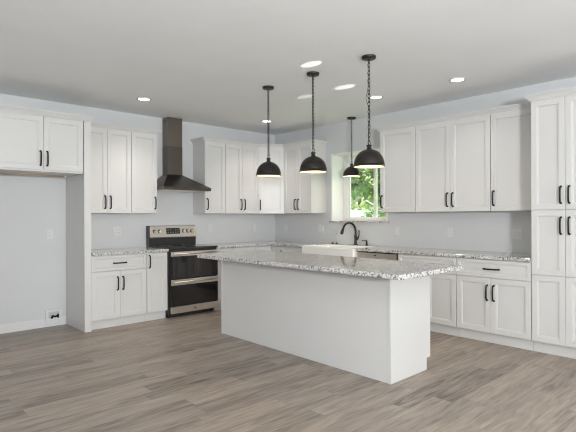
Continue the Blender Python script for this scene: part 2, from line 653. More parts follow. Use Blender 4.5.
# --- refrigerator niche
cabinet('refrigerator_cabinet', 'deep white two-door cabinet spanning the empty refrigerator niche', 'cabinet',
        (-4.392, 0, 1.832), LEFT, 0.905, UT - 1.832, BD, two_doors(0.905, 0.018, UT - 1.832 - 0.004, 0.018 + 0.125, 0.482))
cl = root('wooden_rail', 'thin raw wood rail under the refrigerator cabinet', 'rail', (-4.392, -0.25, 1.819))
MB().tube([(0.0, 0, 0), (0.815, 0, 0)], 0.0085, 10).build('rod', M['ply'], cl)
MB().tube([(0.815, 0, 0), (0.833, 0, 0)], 0.013, 12).build('end_cap', M['plastic'], cl)
pn = root('end_panel', 'tall white end panel between the refrigerator niche and the drawer base cabinet', 'end panel', (-3.483, 0, 0))
MB().box(0, 0.019, -0.63, -0.002, 0, UT + 0.01, 0.001).build('panel', M['cab'], pn)
MB().box(0.019, 0.078, -0.63, -0.605, 0, UT + 0.01, 0.001).build('filler', M['cab'], pn)
pn = root('end_panel', 'tall white end panel closing the outer side of the refrigerator niche', 'end panel', (-4.437, 0, 0))
MB().box(0, 0.04, -0.63, -0.002, 0, UT + 0.01, 0.001).build('panel', M['cab'], pn)

# --- left wall, left of the range
cabinet('base_cabinet', 'white base cabinet with one drawer over two doors left of the range', 'base cabinet',
        (-3.404, 0, 0), LEFT, 0.694, BH, BD, base_two(0.694), TOE, GB)
wn_ = 0.290
cabinet('base_cabinet', 'narrow white full-height-door base cabinet touching the left side of the range', 'base cabinet',
        (-2.709, 0, 0), LEFT, wn_, BH, BD, [('door', G, wn_ - G, TOE + 0.002, BH - 0.008, (0.034, BH - 0.115, True))], TOE, GB)
wall_cab('two-door white wall cabinet beside the refrigerator niche', -3.404, LEFT, 0.630, two_doors(0.630, 0.002, ud, HU, 0.315), GU)
wall_cab('single-door white wall cabinet left of the range hood', -2.773, LEFT, 0.363,
         [('door', G, 0.360, 0.002, ud, (0.363 - 0.036, HU, True))], GU)
# --- left wall, right of the range
wall_cab('single-door white wall cabinet just right of the range hood', -1.652, LEFT, 0.366,
         [('door', G, 0.363, 0.002, ud, (0.036, HU, True))], GU)
wall_cab('two-door white wall cabinet between the hood-side cabinet and the diagonal corner cabinet', -1.285, LEFT, 0.640,
         two_doors(0.640, 0.002, ud, HU), GU)
# diagonal corner wall cabinet
dc = root('corner_wall_cabinet', 'diagonal white wall cabinet with one door set across the room corner', 'wall cabinet', (0, 0, UB), 0, GU)
A, B_ = Vector((-0.644, -UD)), Vector((-UD, -0.585))
MB().prism([(-0.644, -0.002), (-0.644, -UD), (-UD, -0.585), (-0.002, -0.585), (-0.002, -0.002)], 0, UT - UB, 0.001).build('body', M['cab'], dc)
dlen = (B_ - A).length
dd = MB()
shaker(dd, 0.012, dlen - 0.012, 0.002, ud, -0.021)
dr = dd.build('door', M['cab'], dc)
dr.location = (A.x, A.y, 0)
dr.rotation_euler = (0, 0, math.atan2(B_.y - A.y, B_.x - A.x))
pull(dr, 0.044, HU, -0.021)
wall_cab('two-door white wall cabinet on the window wall left of the window', -0.587, RIGHT, 0.625, two_doors(0.625, 0.002, ud, HU), GU)
# --- right wall uppers
wall_cab('single-door white wall cabinet on the right edge of the window', -2.475, RIGHT, 0.532,
         [('door', G, 0.529, 0.002, ud, (0.036, HU, True))], GU)
wall_cab('wide two-door white wall cabinet in the middle of the run right of the window', -3.008, RIGHT, 0.936,
         two_doors(0.936, 0.002, ud, HU, 0.463), GU)
wall_cab('single-door white wall cabinet butting against the tall pantry', -3.945, RIGHT, 0.522,
         [('door', G, 0.519, 0.002, ud, (0.036, HU, True))], GU)
# --- base cabinets right of range
cabinet('base_cabinet', 'narrow white base cabinet touching the right side of the range', 'base cabinet',
        (-1.652, 0, 0), LEFT, 0.305, BH, BD, base_one(0.305, 'r'), TOE, GB)
cabinet('base_cabinet', 'white base cabinet between the range-side cabinet and the corner cabinet', 'base cabinet',
        (-1.346, 0, 0), LEFT, 0.385, BH, BD, base_one(0.385, 'l'), TOE, GB)
lc = root('corner_base_cabinet', 'L-shaped white corner base cabinet under the granite where the walls meet', 'base cabinet', (0, 0, 0), 0, GB)
MB().prism([(-0.960, -0.002), (-0.960, -BD), (-BD, -BD), (-BD, -0.886), (-0.002, -0.886), (-0.002, -0.002)], TOE, BH, 0.001).build('body', M['cab'], lc)
MB().prism([(-0.960, -0.05), (-0.960, -BD + 0.04), (-BD + 0.04, -BD + 0.04), (-BD + 0.04, -0.886), (-0.05, -0.886), (-0.05, -0.05)], 0, TOE).build('toe_kick', M['cab'], lc)
dm = MB()
shaker(dm, -0.957, -BD - 0.024, TOE + 0.002, BH - 0.008, -BD - 0.021)
dm.build('door', M['cab'], lc)
dm = MB()
shaker(dm, 0.624, 0.883, TOE + 0.002, BH - 0.008, -BD - 0.021)
d2 = dm.build('door', M['cab'], lc)
d2.rotation_euler = (0, 0, RIGHT)
pull(d2, 0.85, BH - 0.15, -BD - 0.021)
cabinet('base_cabinet', 'white base cabinet between the corner cabinet and the farmhouse sink', 'base cabinet',
        (0, -0.888, 0), RIGHT, 0.455, BH, BD, base_one(0.455, 'r'), TOE, GB)
# sink base: low enough for the apron
SY0, SY1 = -1.352, -2.318
sb = root('sink_base_cabinet', 'low white cabinet carrying the farmhouse sink', 'base cabinet', (0, SY0 + 0.006, 0), RIGHT, GB)
ws = SY0 - SY1 + 0.006
MB().box(0.001, ws - 0.001, -BD, -0.002, TOE, 0.632, 0.001).build('body', M['cab'], sb)
for k, x0, x1, z0, z1, hd in two_doors(ws, TOE + 0.002, 0.622, 0.47):
    dm = MB()
    shaker(dm, x0, x1, z0, z1, -BD - 0.021)
    pull(dm.build('door', M['cab'], sb), hd[0], hd[1], -BD - 0.021)
MB().box(0.001, ws - 0.001, -BD + 0.04, -0.05, 0, TOE).build('toe_kick', M['cab'], sb)
cabinet('base_cabinet', 'white base cabinet with drawer beside the dishwasher, half behind the island', 'base cabinet',
        (0, -2.946, 0), RIGHT, 0.745, BH, BD, base_two(0.745), TOE, GB)
cabinet('base_cabinet', 'white base cabinet with one drawer over two doors beside the pantry', 'base cabinet',
        (0, -3.692, 0), RIGHT, 0.775, BH, BD, base_two(0.775, 0.378), TOE, GB)
# --- pantry
pw = 0.612
pz = 1.381
cabinet('pantry_cabinet', 'floor-to-crown white pantry cabinet with stacked paired doors', 'pantry', (0, -4.468, 0), RIGHT, pw, UT, BD,
        [('tall_door', G, 0.300, TOE + 0.002, pz - 0.002, (0.300 - 0.034, pz - 0.148, True)),
         ('tall_door', 0.303, pw - G, TOE + 0.002, pz - 0.002, (0.303 + 0.034, pz - 0.148, True)),
         ('door', G, 0.300, pz + 0.002, UT - 0.004, (0.300 - 0.034, pz + 0.140, True)),
         ('door', 0.303, pw - G, pz + 0.002, UT - 0.004, (0.303 + 0.034, pz + 0.140, True))], TOE)

# --- crown mouldings
CROWN = [(0.0, 0.0), (0.006, 0.0), (0.008, 0.010), (0.014, 0.014), (0.022, 0.026), (0.034, 0.040), (0.040, 0.046), (0.043, 0.048), (0.043, 0.062), (0.0, 0.062)]


def crown(path, label):
    pts = [Vector(p) for p in path]
    n = len(pts)
    offs = []
    for i in range(n):
        ns = []
        if i > 0:
            d = (pts[i] - pts[i - 1]).normalized()
            ns.append(Vector((d.y, -d.x)))
        if i < n - 1:
            d = (pts[i + 1] - pts[i]).normalized()
            ns.append(Vector((d.y, -d.x)))
        offs.append(ns[0] if len(ns) == 1 else (ns[0] + ns[1]) / (1 + ns[0].dot(ns[1])))
    k = len(CROWN)
    vs, fs = [], []
    for i in range(n):
        for o, z in CROWN:
            p = pts[i] + offs[i] * (o + 0.001)
            vs.append((p.x, p.y, UT + z - 0.004))
    for i in range(n - 1):
        fs += [[i * k + j, i * k + (j + 1) % k, (i + 1) * k + (j + 1) % k, (i + 1) * k + j] for j in range(k)]
    fs += [list(range(k)), list(range((n - 1) * k, n * k))]
    return tag(MB().add(vs, fs).build('crown_moulding', M['cab']), label, 'crown moulding', 'white crown mouldings')


U2, B2 = UD + 0.012, BD + 0.030
crown([(-4.437, -B2), (-3.405, -B2), (-3.405, -U2 - 0.05)], 'white crown moulding along the top of the refrigerator niche cabinet')
crown([(-3.400, -U2), (-2.410, -U2), (-2.410, -0.002)], 'white crown moulding on the cabinets left of the range hood')
crown([(-1.652, -0.002), (-1.652, -U2), (-0.640, -U2), (-U2, -0.583), (-U2, -1.212), (-0.002, -1.212)], 'white crown moulding bending round the room corner on the diagonal cabinet')
crown([(-0.002, -2.475), (-U2, -2.475), (-U2, -4.464)], 'white crown moulding on the wall cabinets right of the window')
crown([(-U2 - 0.05, -4.468), (-B2 + 0.006, -4.468), (-B2 + 0.006, -5.080), (-0.002, -5.080)], 'white crown moulding stepping forward on top of the pantry')

# ------------------------------------------------------------------ countertops
CT0, CT1 = 0.880, 0.914
tag(MB().prism([(-3.404, -0.002), (-3.404, -0.648), (-2.419, -0.648), (-2.419, -0.002)], CT0, CT1, 0.003).build('countertop', M['granite']),
    'short speckled granite countertop left of the range', 'countertop', 'speckled granite countertops')
XB = -0.105      # strip of stone behind the sink
tag(MB().prism([(-1.652, -0.002), (-1.652, -0.648), (-0.648, -0.648), (-0.648, SY0), (XB, SY0), (XB, SY1), (-0.648, SY1),
                (-0.648, -4.466), (-0.002, -4.466), (-0.002, -0.002)], CT0, CT1, 0.003).build('countertop', M['granite']),
    'long L-shaped speckled granite countertop round the corner under the window', 'countertop', 'speckled granite countertops')

# ------------------------------------------------------------------ island
IX0, IX1, IY0, IY1 = -2.354, -1.765, -1.745, -4.047
isl = root('kitchen_island', 'white panelled kitchen island base standing on the plank floor', 'island', ((IX0 + IX1) / 2, (IY0 + IY1) / 2, 0))
isl_c = isl.location.copy()


def isl_build(mb, name):
    mb.v = [(x - isl_c.x, y - isl_c.y, z) for x, y, z in mb.v]
    return mb.build(name, M['cab'], isl)


isl_build(MB().box(IX0 + 0.02, IX1 - 0.02, IY0 - 0.02, IY1 + 0.02, 0.1, CT0 - 0.001), 'body')
isl_build(MB().box(IX0, IX0 + 0.018, IY0 - 0.02, IY1 + 0.021, 0.0, CT0 - 0.001, 0.001), 'front_panel')
for y0, y1 in ((IY1, IY1 + 0.02), (IY0 - 0.02, IY0)):
    e = MB()
    pts = [(IX0 - 0.001, 0), (IX1 - 0.06, 0), (IX1 - 0.06, 0.102), (IX1, 0.102), (IX1, CT0 - 0.001), (IX0 - 0.001, CT0 - 0.001)]
    n = len(pts)
    e.add([(x, y0, z) for x, z in pts] + [(x, y1, z) for x, z in pts],
          [list(range(n)), list(range(n, 2 * n))[::-1]] + [[i, (i + 1) % n, n + (i + 1) % n, n + i] for i in range(n)])
    isl_build(e, 'end_panel')
isl_build(MB().box(IX0 - 0.006, IX0 - 0.001, IY0 - 0.03, IY0, 0, CT0 - 0.001, 0.001), 'corner_strip')
isl_build(MB().box(IX0 - 0.006, IX0 - 0.001, IY1 - 0.004, IY1 + 0.022, 0, CT0 - 0.001, 0.001), 'corner_strip')
isl_build(MB().box(IX1 - 0.085, IX1 - 0.07, IY0 - 0.02, IY1 + 0.021, 0.0, 0.1), 'toe_kick')


def rounded(x0, x1, y0, y1, r, seg=6):
    out = []
    for cx, cy, a0 in ((x0 + r, y0 + r, PI), (x1 - r, y0 + r, 1.5 * PI), (x1 - r, y1 - r, 0), (x0 + r, y1 - r, 0.5 * PI)):
        for k in range(seg + 1):
            a = a0 + k * PI / 2 / seg
            out.append((cx + r * math.cos(a), cy + r * math.sin(a)))
    return out


tag(MB().prism(rounded(-2.672, -1.738, -4.352, -1.722, 0.025), CT0, 0.916, 0.004).build('countertop', M['granite']),
    'large speckled granite slab topping the island, overhanging the seating side', 'countertop', 'speckled granite countertops')

# ------------------------------------------------------------------ range
RX0, RX1 = -2.414, -1.658
rw = RX1 - RX0
rg = root('range', 'stainless double-oven electric range with black glass doors', 'range', (RX0, 0, 0))
MB().box(0, rw, -0.62, -0.03, 0.05, 0.905, 0.002).build('body', M['enamel'], rg)
MB().box(0.03, rw - 0.03, -0.58, -0.06, 0.0, 0.05).build('base', M['enamel'], rg)
ck = MB().box(-0.001, rw + 0.001, -0.655, -0.09, 0.905, 0.928, 0.004).build('cooktop', M['bglass'], rg)
for cx, cy, rr in ((0.2, -0.5, 0.105), (0.2, -0.22, 0.08), (0.56, -0.5, 0.08), (0.56, -0.22, 0.105)):
    MB().lathe([(rr - 0.002, 0.9282), (rr, 0.9286), (rr + 0.002, 0.9282)], (cx, cy, 0), 40).build('burner_ring', M['digits'], ck)
# backguard: black riser, stainless control panel
MB().box(0.0, rw, -0.085, -0.012, 0.905, 1.045, 0.003).build('backguard', M['enamel'], rg)
cp = MB()
cs = [(-0.012, 1.035), (-0.100, 1.035), (-0.104, 1.045), (-0.080, 1.200), (-0.070, 1.208), (-0.012, 1.208)]
n = len(cs)
cp.add([(0.012, y, z) for y, z in cs] + [(rw - 0.004, y, z) for y, z in cs],
       [list(range(n)), list(range(n, 2 * n))[::-1]] + [[i, (i + 1) % n, n + (i + 1) % n, n + i] for i in range(n)])
cpo = cp.build('control_panel', M['steel'], rg)
MB().box(-0.003, 0.011, -0.098, -0.012, 1.03, 1.209, 0.003).build('end_cap', M['enamel'], rg)
sl = (0.104 - 0.080) / (1.200 - 1.045)


def panel_y(z):
    return -0.104 + (z - 1.045) * sl


sm = MB()
for z in (1.085, 1.178):
    pass
za, zb = 1.088, 1.172
sm.add([(0.265, panel_y(za) - 0.002, za), (0.485, panel_y(za) - 0.002, za), (0.485, panel_y(zb) - 0.002, zb), (0.265, panel_y(zb) - 0.002, zb),
        (0.265, panel_y(za) + 0.01, za), (0.485, panel_y(za) + 0.01, za), (0.485, panel_y(zb) + 0.01, zb), (0.265, panel_y(zb) + 0.01, zb)],
       [[0, 1, 2, 3], [0, 1, 5, 4], [1, 2, 6, 5], [2, 3, 7, 6], [3, 0, 4, 7]])
dsp = sm.build('display', M['screen'], cpo)
for i in range(5):
    for z in (1.112, 1.145):
        x = 0.285 + i * 0.040
        if z > 1.13 and i == 2:
            continue
        y = panel_y(z) - 0.003
        MB().box(x, x + 0.020, y - 0.0006, y + 0.001, z - 0.004, z + 0.004).build('touch_key', M['digits'], dsp)
for x in (0.085, 0.160, 0.545, 0.615, 0.685):
    z = 1.128
    k = MB().disc(0.027, (0, 0, 0), '-y', 24, 0.006)
    k.lathe([(0.0001, 0), (0.0001, 0)], seg=3)
    kk = MB().disc(0.027, (x, panel_y(z), z), '-y', 24, 0.005).build('knob', M['black'], cpo)
    MB().disc(0.021, (x, panel_y(z) - 0.005, z), '-y', 24, 0.026, 0.004).box(x - 0.003, x + 0.003, panel_y(z) - 0.034, panel_y(z) - 0.03, z - 0.018, z + 0.018, 0.001).build('grip', M['steel'], kk)


def oven_door(z0, z1, band):
    """black glass door whose top is a wide stainless band handle"""
    d = MB().box(0.022, rw - 0.004, -0.660, -0.622, z0, z1, 0.003).build('oven_door', M['enamel'], rg)
    MB().box(0.022, rw - 0.004, -0.664, -0.6602, z0 + 0.002, z1 - band - 0.004, 0.001).build('door_glass', M['bglass'], d)
    MB().box(0.024, rw - 0.006, -0.666, -0.6602, z1 - band, z1 - 0.002, 0.001).build('door_trim', M['steel'], d)
    zh = z1 - band * 0.42
    hb = MB().tube([(0.055, -0.70, zh), (rw - 0.04, -0.70, zh)], 0.0125, 12)
    for x in (0.075, rw - 0.06):
        hb.tube([(x, -0.664, zh), (x, -0.70, zh)], [0.012, 0.009], 10)
    hb.build('handle', M['steel'], d)


oven_door(0.512, 0.873, 0.062)
oven_door(0.150, 0.506, 0.076)
dw = MB().box(0.022, rw - 0.004, -0.660, -0.622, 0.058, 0.145, 0.004).build('drawer', M['steel'], rg)
lg = MB().disc(0.016, (rw * 0.5 + 0.01, -0.6602, 0.104), '-y', 24, 0.003, 0.001).build('emblem', M['bsteel'], dw)
lm = MB().lathe([(0.0118, 0), (0.0118, 0.001), (0.0135, 0.001), (0.0135, 0)], seg=24, close=True)
lm.v = [(rw * 0.5 + 0.01 + x, -0.6632 - z, 0.104 + y) for x, y, z in lm.v]
for (u0, u1, v0, v1) in ((-0.006, -0.004, -0.005, 0.005), (-0.006, 0.0, 0.004, 0.006), (-0.006, 0.0, -0.006, -0.004), (0.002, 0.004, -0.006, 0.006), (0.002, 0.007, 0.004, 0.006), (0.002, 0.006, -0.001, 0.001)):
    lm.box(rw * 0.5 + 0.01 + u0, rw * 0.5 + 0.01 + u1, -0.6642, -0.6632, 0.104 + v0, 0.104 + v1)
lm.build('emblem_ring', M['steel'], lg)

# ------------------------------------------------------------------ range hood
hd = root('range_hood', 'black stainless chimney range hood above the range', 'range hood', (-2.036, 0, 1.70))
hx = 0.380
MB().box(-hx, hx, -0.50, -0.002, 0.0, 0.040, 0.002).build('lip', M['bsteel'], hd)
cxa, cxb, cyf = -0.118, 0.116, -0.150
vs = [(-hx, -0.5, 0.04), (hx, -0.5, 0.04), (hx, -0.002, 0.04), (-hx, -0.002, 0.04),
      (cxa, cyf, 0.236), (cxb, cyf, 0.236), (cxb, -0.002, 0.236), (cxa, -0.002, 0.236)]
MB().add(vs, [[0, 1, 5, 4], [1, 2, 6, 5], [2, 3, 7, 6], [3, 0, 4, 7], [4, 5, 6, 7], [0, 3, 2, 1]]).build('canopy', M['bsteel'], hd)
MB().box(cxa - 0.002, cxb + 0.002, cyf - 0.002, -0.002, 0.236, 0.64, 0.001).build('lower_chimney', M['bsteel_v'], hd)
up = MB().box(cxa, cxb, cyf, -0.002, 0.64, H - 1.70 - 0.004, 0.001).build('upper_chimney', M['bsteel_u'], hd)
vt = MB()
for i in range(4):
    vt.box(cxa - 0.0012, cxa + 0.001, -0.12 + i * 0.022, -0.108 + i * 0.022, 0.97, 1.02)
vt.build('vent_slots', M['slot'], up)
MB().box(-hx + 0.05, hx - 0.05, -0.45, -0.06, -0.004, 0.002).build('filter', M['steel'], hd)

# ------------------------------------------------------------------ sink, faucet, soap, dishwasher
SZ = 0.908
sk = root('farmhouse_sink', 'white apron-front farmhouse sink under the window', 'sink', ((-0.672 + XB) / 2, (SY0 + SY1) / 2, 0.64))
sx0, sx1 = -0.690, XB - 0.004
sy0, sy1 = SY1 + 0.006, SY0 - 0.006
ox, oy, oz = sk.location
t = 0.045


def ring_xy(x0, x1, y0, y1, z, r):
    return [(x - ox, y - oy, z - oz) for x, y in rounded(x0, x1, y0, y1, r, 5)], z


rs = [ring_xy(sx0, sx1, sy0, sy1, 0.64, 0.015)[0], ring_xy(sx0, sx1, sy0, sy1, SZ - 0.008, 0.015)[0],
      ring_xy(sx0 + 0.006, sx1 - 0.006, sy0 + 0.006, sy1 - 0.006, SZ, 0.015)[0],
      ring_xy(sx0 + t, sx1 - t, sy0 + t, sy1 - t, SZ, 0.04)[0],
      ring_xy(sx0 + t + 0.008, sx1 - t - 0.008, sy0 + t + 0.008, sy1 - t - 0.008, SZ - 0.01, 0.04)[0],
      ring_xy(sx0 + t + 0.015, sx1 - t - 0.015, sy0 + t + 0.015, sy1 - t - 0.015, 0.70, 0.05)[0],
      ring_xy(sx0 + t + 0.05, sx1 - t - 0.05, sy0 + t + 0.05, sy1 - t - 0.05, 0.675, 0.05)[0]]
k = len(rs[0])
fs = [list(range(k))[::-1], list(range(6 * k, 7 * k))]
for i in range(6):
    fs += [[i * k + j, i * k + (j + 1) % k, (i + 1) * k + (j + 1) % k, (i + 1) * k + j] for j in range(k)]
MB().add([p for r in rs for p in r], fs).build('basin', M['fireclay'], sk)
MB().disc(0.045, (0.02, 0, 0.675 - oz), 'z', 24, 0.004, 0.001).build('drain', M['steel'], sk)

fc = root('faucet', 'dark bronze gooseneck faucet with side lever behind the sink', 'faucet', (-0.062, -1.845, CT1))
MB().lathe([(0.0001, 0), (0.030, 0), (0.030, 0.006), (0.024, 0.012), (0.021, 0.02), (0.0205, 0.10), (0.023, 0.115), (0.019, 0.14), (0.014, 0.16), (0.0001, 0.16)], seg=24).build('body', M['bronze'], fc)
arc = [(0, 0, 0.14), (0, 0, 0.20)]
for i in range(13):
    a = PI * i / 12 * 0.93
    arc.append((-0.125 + 0.125 * math.cos(a), 0.03 * i / 12, 0.205 + 0.120 * math.sin(a)))
MB().tube(arc, [0.0155] * len(arc), 12).build('spout', M['bronze'], fc)
e = Vector(arc[-1])
dv = (e - Vector(arc[-2])).normalized()
MB().tube([e - dv * 0.01, e + dv * 0.01, e + dv * 0.05, e + dv * 0.075], [0.0165, 0.021, 0.023, 0.019], 14).build('spray_head', M['bronze'], fc)
lv = MB().tube([(0, -0.016, 0.085), (0, -0.045, 0.095)], [0.017, 0.016], 12)
lv.tube([(0, -0.040, 0.095), (0.0, -0.062, 0.135), (0.006, -0.060, 0.185), (0.010, -0.052, 0.215)], [0.012, 0.0085, 0.0075, 0.009], 10)
lv.build('lever', M['bronze'], fc)
sd = root('soap_dispenser', 'small dark bronze soap dispenser standing right of the faucet', 'soap dispenser', (-0.062, -2.045, CT1))
sd.scale = (1.1, 1.1, 0.82)
MB().lathe([(0.0001, 0), (0.022, 0), (0.022, 0.008), (0.012, 0.016), (0.0115, 0.05), (0.015, 0.056), (0.015, 0.066), (0.0001, 0.068)], seg=20).build('base', M['bronze'], sd)
MB().tube([(0, 0, 0.064), (0, 0, 0.082), (-0.012, 0.004, 0.092), (-0.045, 0.015, 0.092), (-0.070, 0.023, 0.078)], [0.009, 0.009, 0.008, 0.0065, 0.006], 10).build('nozzle', M['bronze'], sd)
for i, (x, y, lab) in enumerate(((-0.060, -1.395, 'small round dark fitting on the stone behind the sink, farther from the faucet'),
                                (-0.060, -1.480, 'small round dark fitting on the stone behind the sink, nearer the faucet'))):
    s_ = MB().lathe([(0.0001, 0), (0.020, 0), (0.020, 0.006), (0.008, 0.010), (0.006, 0.018), (0.010, 0.024), (0.0001, 0.027)], seg=18).build('drain_stopper', M['bronze'])
    s_.location = (x, y, CT1)
    tag(s_, lab, 'stopper', 'dark fittings behind the sink')

dwr = root('dishwasher', 'stainless dishwasher fitted between the farmhouse sink and a drawer cabinet', 'dishwasher', (0, -2.325, 0), RIGHT)
dww = 0.616
MB().box(0.004, dww - 0.004, -0.57, -0.03, 0.0, 0.874).build('body', M['enamel'], dwr)
MB().box(0.005, dww - 0.005, -0.60, -0.57, 0.0, 0.10).build('toe_kick', M['enamel'], dwr)
ddo = MB().box(0.008, dww - 0.016, -0.628, -0.572, 0.11, 0.865, 0.004).build('door', M['steel'], dwr)
MB().box(0.012, dww - 0.02, -0.622, -0.58, 0.8655, 0.873).build('control_strip', M['bglass'], ddo)
MB().box(0.272, 0.302, -0.6305, -0.627, 0.826, 0.842, 0.001).build('badge', M['black'], ddo)

# ------------------------------------------------------------------ outlets and valve box


def outlet(label, pos, rz, gangs=1, kind='outlet'):
    r = root('wall_outlet' if kind == 'outlet' else 'light_switch', label, 'outlet' if kind == 'outlet' else 'switch', pos, rz, 'white wall plates')
    w_ = 0.072 + 0.046 * (gangs - 1)
    MB().box(-w_ / 2, w_ / 2, -0.007, -0.001, -0.059, 0.059, 0.002).build('plate', M['plastic'], r)
    for g_ in range(gangs):
        cx = (g_ - (gangs - 1) / 2) * 0.046
        if kind == 'switch':
            MB().box(cx - 0.0165, cx + 0.0165, -0.0105, -0.006, -0.033, 0.033, 0.0015).build('rocker', M['trim'], r)
        else:
            for z in (-0.020, 0.020):
                q = MB().box(cx - 0.0165, cx + 0.0165, -0.0095, -0.006, z - 0.014, z + 0.014, 0.003).build('receptacle', M['trim'], r)
                MB().box(cx - 0.008, cx - 0.006, -0.0099, -0.0093, z - 0.004, z + 0.005).box(cx + 0.006, cx + 0.008, -0.0099, -0.0093, z - 0.004, z + 0.005).build('slots', M['slot'], q)
    return r


outlet('white outlet on the wall inside the refrigerator niche', (-3.668, 0, 1.128), LEFT)
outlet('double white outlet above the short countertop left of the range', (-2.829, 0, 1.142), LEFT, 2)
outlet('white outlet on the range wall just right of the range', (-1.348, 0, 1.160), LEFT)
outlet('white outlet on the range wall under the two-door cabinet near the corner', (-0.471, 0, 1.140), LEFT)
outlet('white outlet on the window wall close to the room corner', (0, -0.283, 1.137), RIGHT)
outlet('double white switch plate just left of the window sill', (0, -1.098, 1.138), RIGHT, 2, 'switch')
outlet('white outlet right of the window above the dishwasher', (0, -2.513, 1.127), RIGHT)
outlet('white outlet midway along the wall between window and pantry', (0, -3.294, 1.125), RIGHT)
outlet('double white outlet on the wall next to the pantry', (0, -4.095, 1.124), RIGHT, 2)

vb = root('valve_box', 'white recessed water valve box low in the refrigerator niche', 'valve box', (-3.632, 0, 0.110))
vb.scale = (1.12, 1.0, 1.05)
f_ = MB()
f_.box(-0.085, 0.085, -0.020, -0.001, 0.062, 0.092, 0.002).box(-0.085, 0.085, -0.020, -0.001, -0.092, -0.062, 0.002)
f_.box(-0.085, -0.055, -0.020, -0.001, -0.062, 0.062, 0.002).box(0.055, 0.085, -0.020, -0.001, -0.062, 0.062, 0.002)
f_.build('frame', M['plastic'], vb)
MB().box(-0.056, 0.056, -0.006, -0.001, -0.063, 0.063).build('back_plate', M['inside'], vb)
v_ = MB().tube([(-0.030, -0.034, -0.012), (-0.012, -0.030, 0.016), (0.008, -0.026, 0.004), (0.042, -0.024, 0.012)], [0.011, 0.014, 0.010, 0.010], 10)
v_.tube([(0.010, -0.006, 0.005), (0.010, -0.028, 0.005)], 0.009, 10).tube([(0.042, -0.024, -0.012), (0.042, -0.024, 0.034)], 0.008, 10)
v_.build('valve', M['black'], vb)

# ------------------------------------------------------------------ ceiling lights
def downlight(label, x, y, power=26):
    r = root('recessed_light', label, 'ceiling light', (x, y, H), 0, 'recessed ceiling lights')
    MB().lathe([(0.062, -0.001), (0.064, -0.007), (0.088, -0.005), (0.092, -0.001)], seg=32, close=True).build('trim_ring', M['trim'], r)
    MB().disc(0.062, (0, 0, -0.005), 'z', 28, 0.004).build('lens', M['lens'], r)
    l = lamp('recessed_lamp', 'SPOT', (x, y, H - 0.012), (x, y, 0), power, (1.0, 0.92, 0.82), spot_size=2.0, spot_blend=1.0, shadow_soft_size=0.06)
    l.parent = r
    l.location = (0, 0, -0.012)
    l.rotation_euler = (0, 0, 0)
    return r


downlight('recessed ceiling light in front of the range hood', -2.859, -0.866, 62)
downlight('recessed ceiling light seen behind the chain of the pendant farthest down the island', -0.908, -0.849, 60)
downlight('recessed ceiling light seen right of the chain of the nearest island pendant', -0.854, -2.804)
downlight('recessed ceiling light above the cabinets between window and pantry', -0.813, -3.817)


def pendant(label, x, y, zr, seed, spread=1.0, R=0.137, HH=0.148):
    """dark dome pendant on a chain; zr is the rim height"""
    rnd = random.Random(seed)
    r = root('pendant_light', label, 'pendant light', (x, y, zr), 0, 'dark dome pendant lights')
    top = H - zr
    MB().lathe([(0.0001, top - 0.026), (0.052, top - 0.026), (0.062, top - 0.022), (0.064, top - 0.003), (0.064, top - 0.001), (0.0001, top - 0.001)], seg=32).build('ceiling_canopy', M['bronze'], r)
    prof = []
    for i in range(15):
        a = PI / 2 * i / 14
        prof.append((R * math.cos(a) ** 0.9 if i < 14 else 0.024, 0.010 + HH * math.sin(a)))
    prof = [p for p in prof if p[0] >= 0.026]
    out = [(R + 0.004, 0.0), (R + 0.005, 0.006), (R + 0.001, 0.011)] + prof
    sh = MB().lathe(out + [(0.024, prof[-1][1] + 0.001), (0.022, prof[-1][1] - 0.004)], seg=40)
    sh.lathe([(R + 0.004, 0.0), (R - 0.002, 0.001)], seg=40)
    so_ = sh.build('shade', M['bronze'], r)
    ins = [(max(0.001, a - 0.004), max(0.002, b - 0.004)) for a, b in out[2:]]
    ins = [(R - 0.001, 0.0015)] + ins + [(0.001, prof[-1][1] - 0.004)]
    MB().lathe(ins, seg=40).build('shade_lining', M['shade_in'], so_)
    zt = prof[-1][1]
    MB().lathe([(0.028, zt - 0.004), (0.028, zt + 0.006), (0.020, zt + 0.010), (0.020, zt + 0.030), (0.026, zt + 0.034), (0.026, zt + 0.040), (0.010, zt + 0.046), (0.0001, zt + 0.046)], seg=24).build('socket_cap', M['bronze'], r)
    ring = [(0.018 * math.cos(2 * PI * k / 14), 0, zt + 0.062 + 0.018 * math.sin(2 * PI * k / 14)) for k in range(14)]
    MB().tube(ring, 0.0032, 6, closed=True).build('loop', M['bronze'], r)
    z0, z1 = zt + 0.078, top - 0.026
    n = int((z1 - z0) / 0.034)
    ch = MB()
    for i in range(n):
        zc = z0 + (i + 0.5) * (z1 - z0) / n
        hl, hw = (z1 - z0) / n * 0.5 + 0.006, 0.0120
        pts = []
        for k in range(10):
            a = 2 * PI * k / 10
            u, v = hw * math.cos(a), hl * math.sin(a)
            pts.append((u, 0, zc + v) if i % 2 == 0 else (0, u, zc + v))
        ch.tube(pts, 0.0030, 5, closed=True)
    ch.build('chain', M['bronze'], r)
    cpts = []
    for i in range(25):
        t_ = i / 24
        bow = 0.030 * spread * math.exp(-((t_ - 0.55) / 0.09) ** 2)
        cpts.append((0.004 * math.sin(9 * t_ + seed) - bow * 0.73, 0.004 * math.cos(8 * t_) + bow * 0.68, zt + 0.04 + t_ * (top - 0.03 - zt - 0.04)))
    MB().tube(cpts, 0.0022, 6).build('cord', M['bronze'], r)
    bl = MB().lathe([(0.0001, 0.022), (0.018, 0.026), (0.029, 0.045), (0.027, 0.065), (0.015, 0.088), (0.014, 0.115), (0.0001, 0.115)], seg=20).build('bulb', M['bulb'], r)
    l = lamp('pendant_lamp', 'POINT', (0, 0, 0), (0, 0, -1), 3.0, (1.0, 0.78, 0.50), shadow_soft_size=0.03)
    l.parent = r
    l.location = (0, 0, 0.012)
    return r


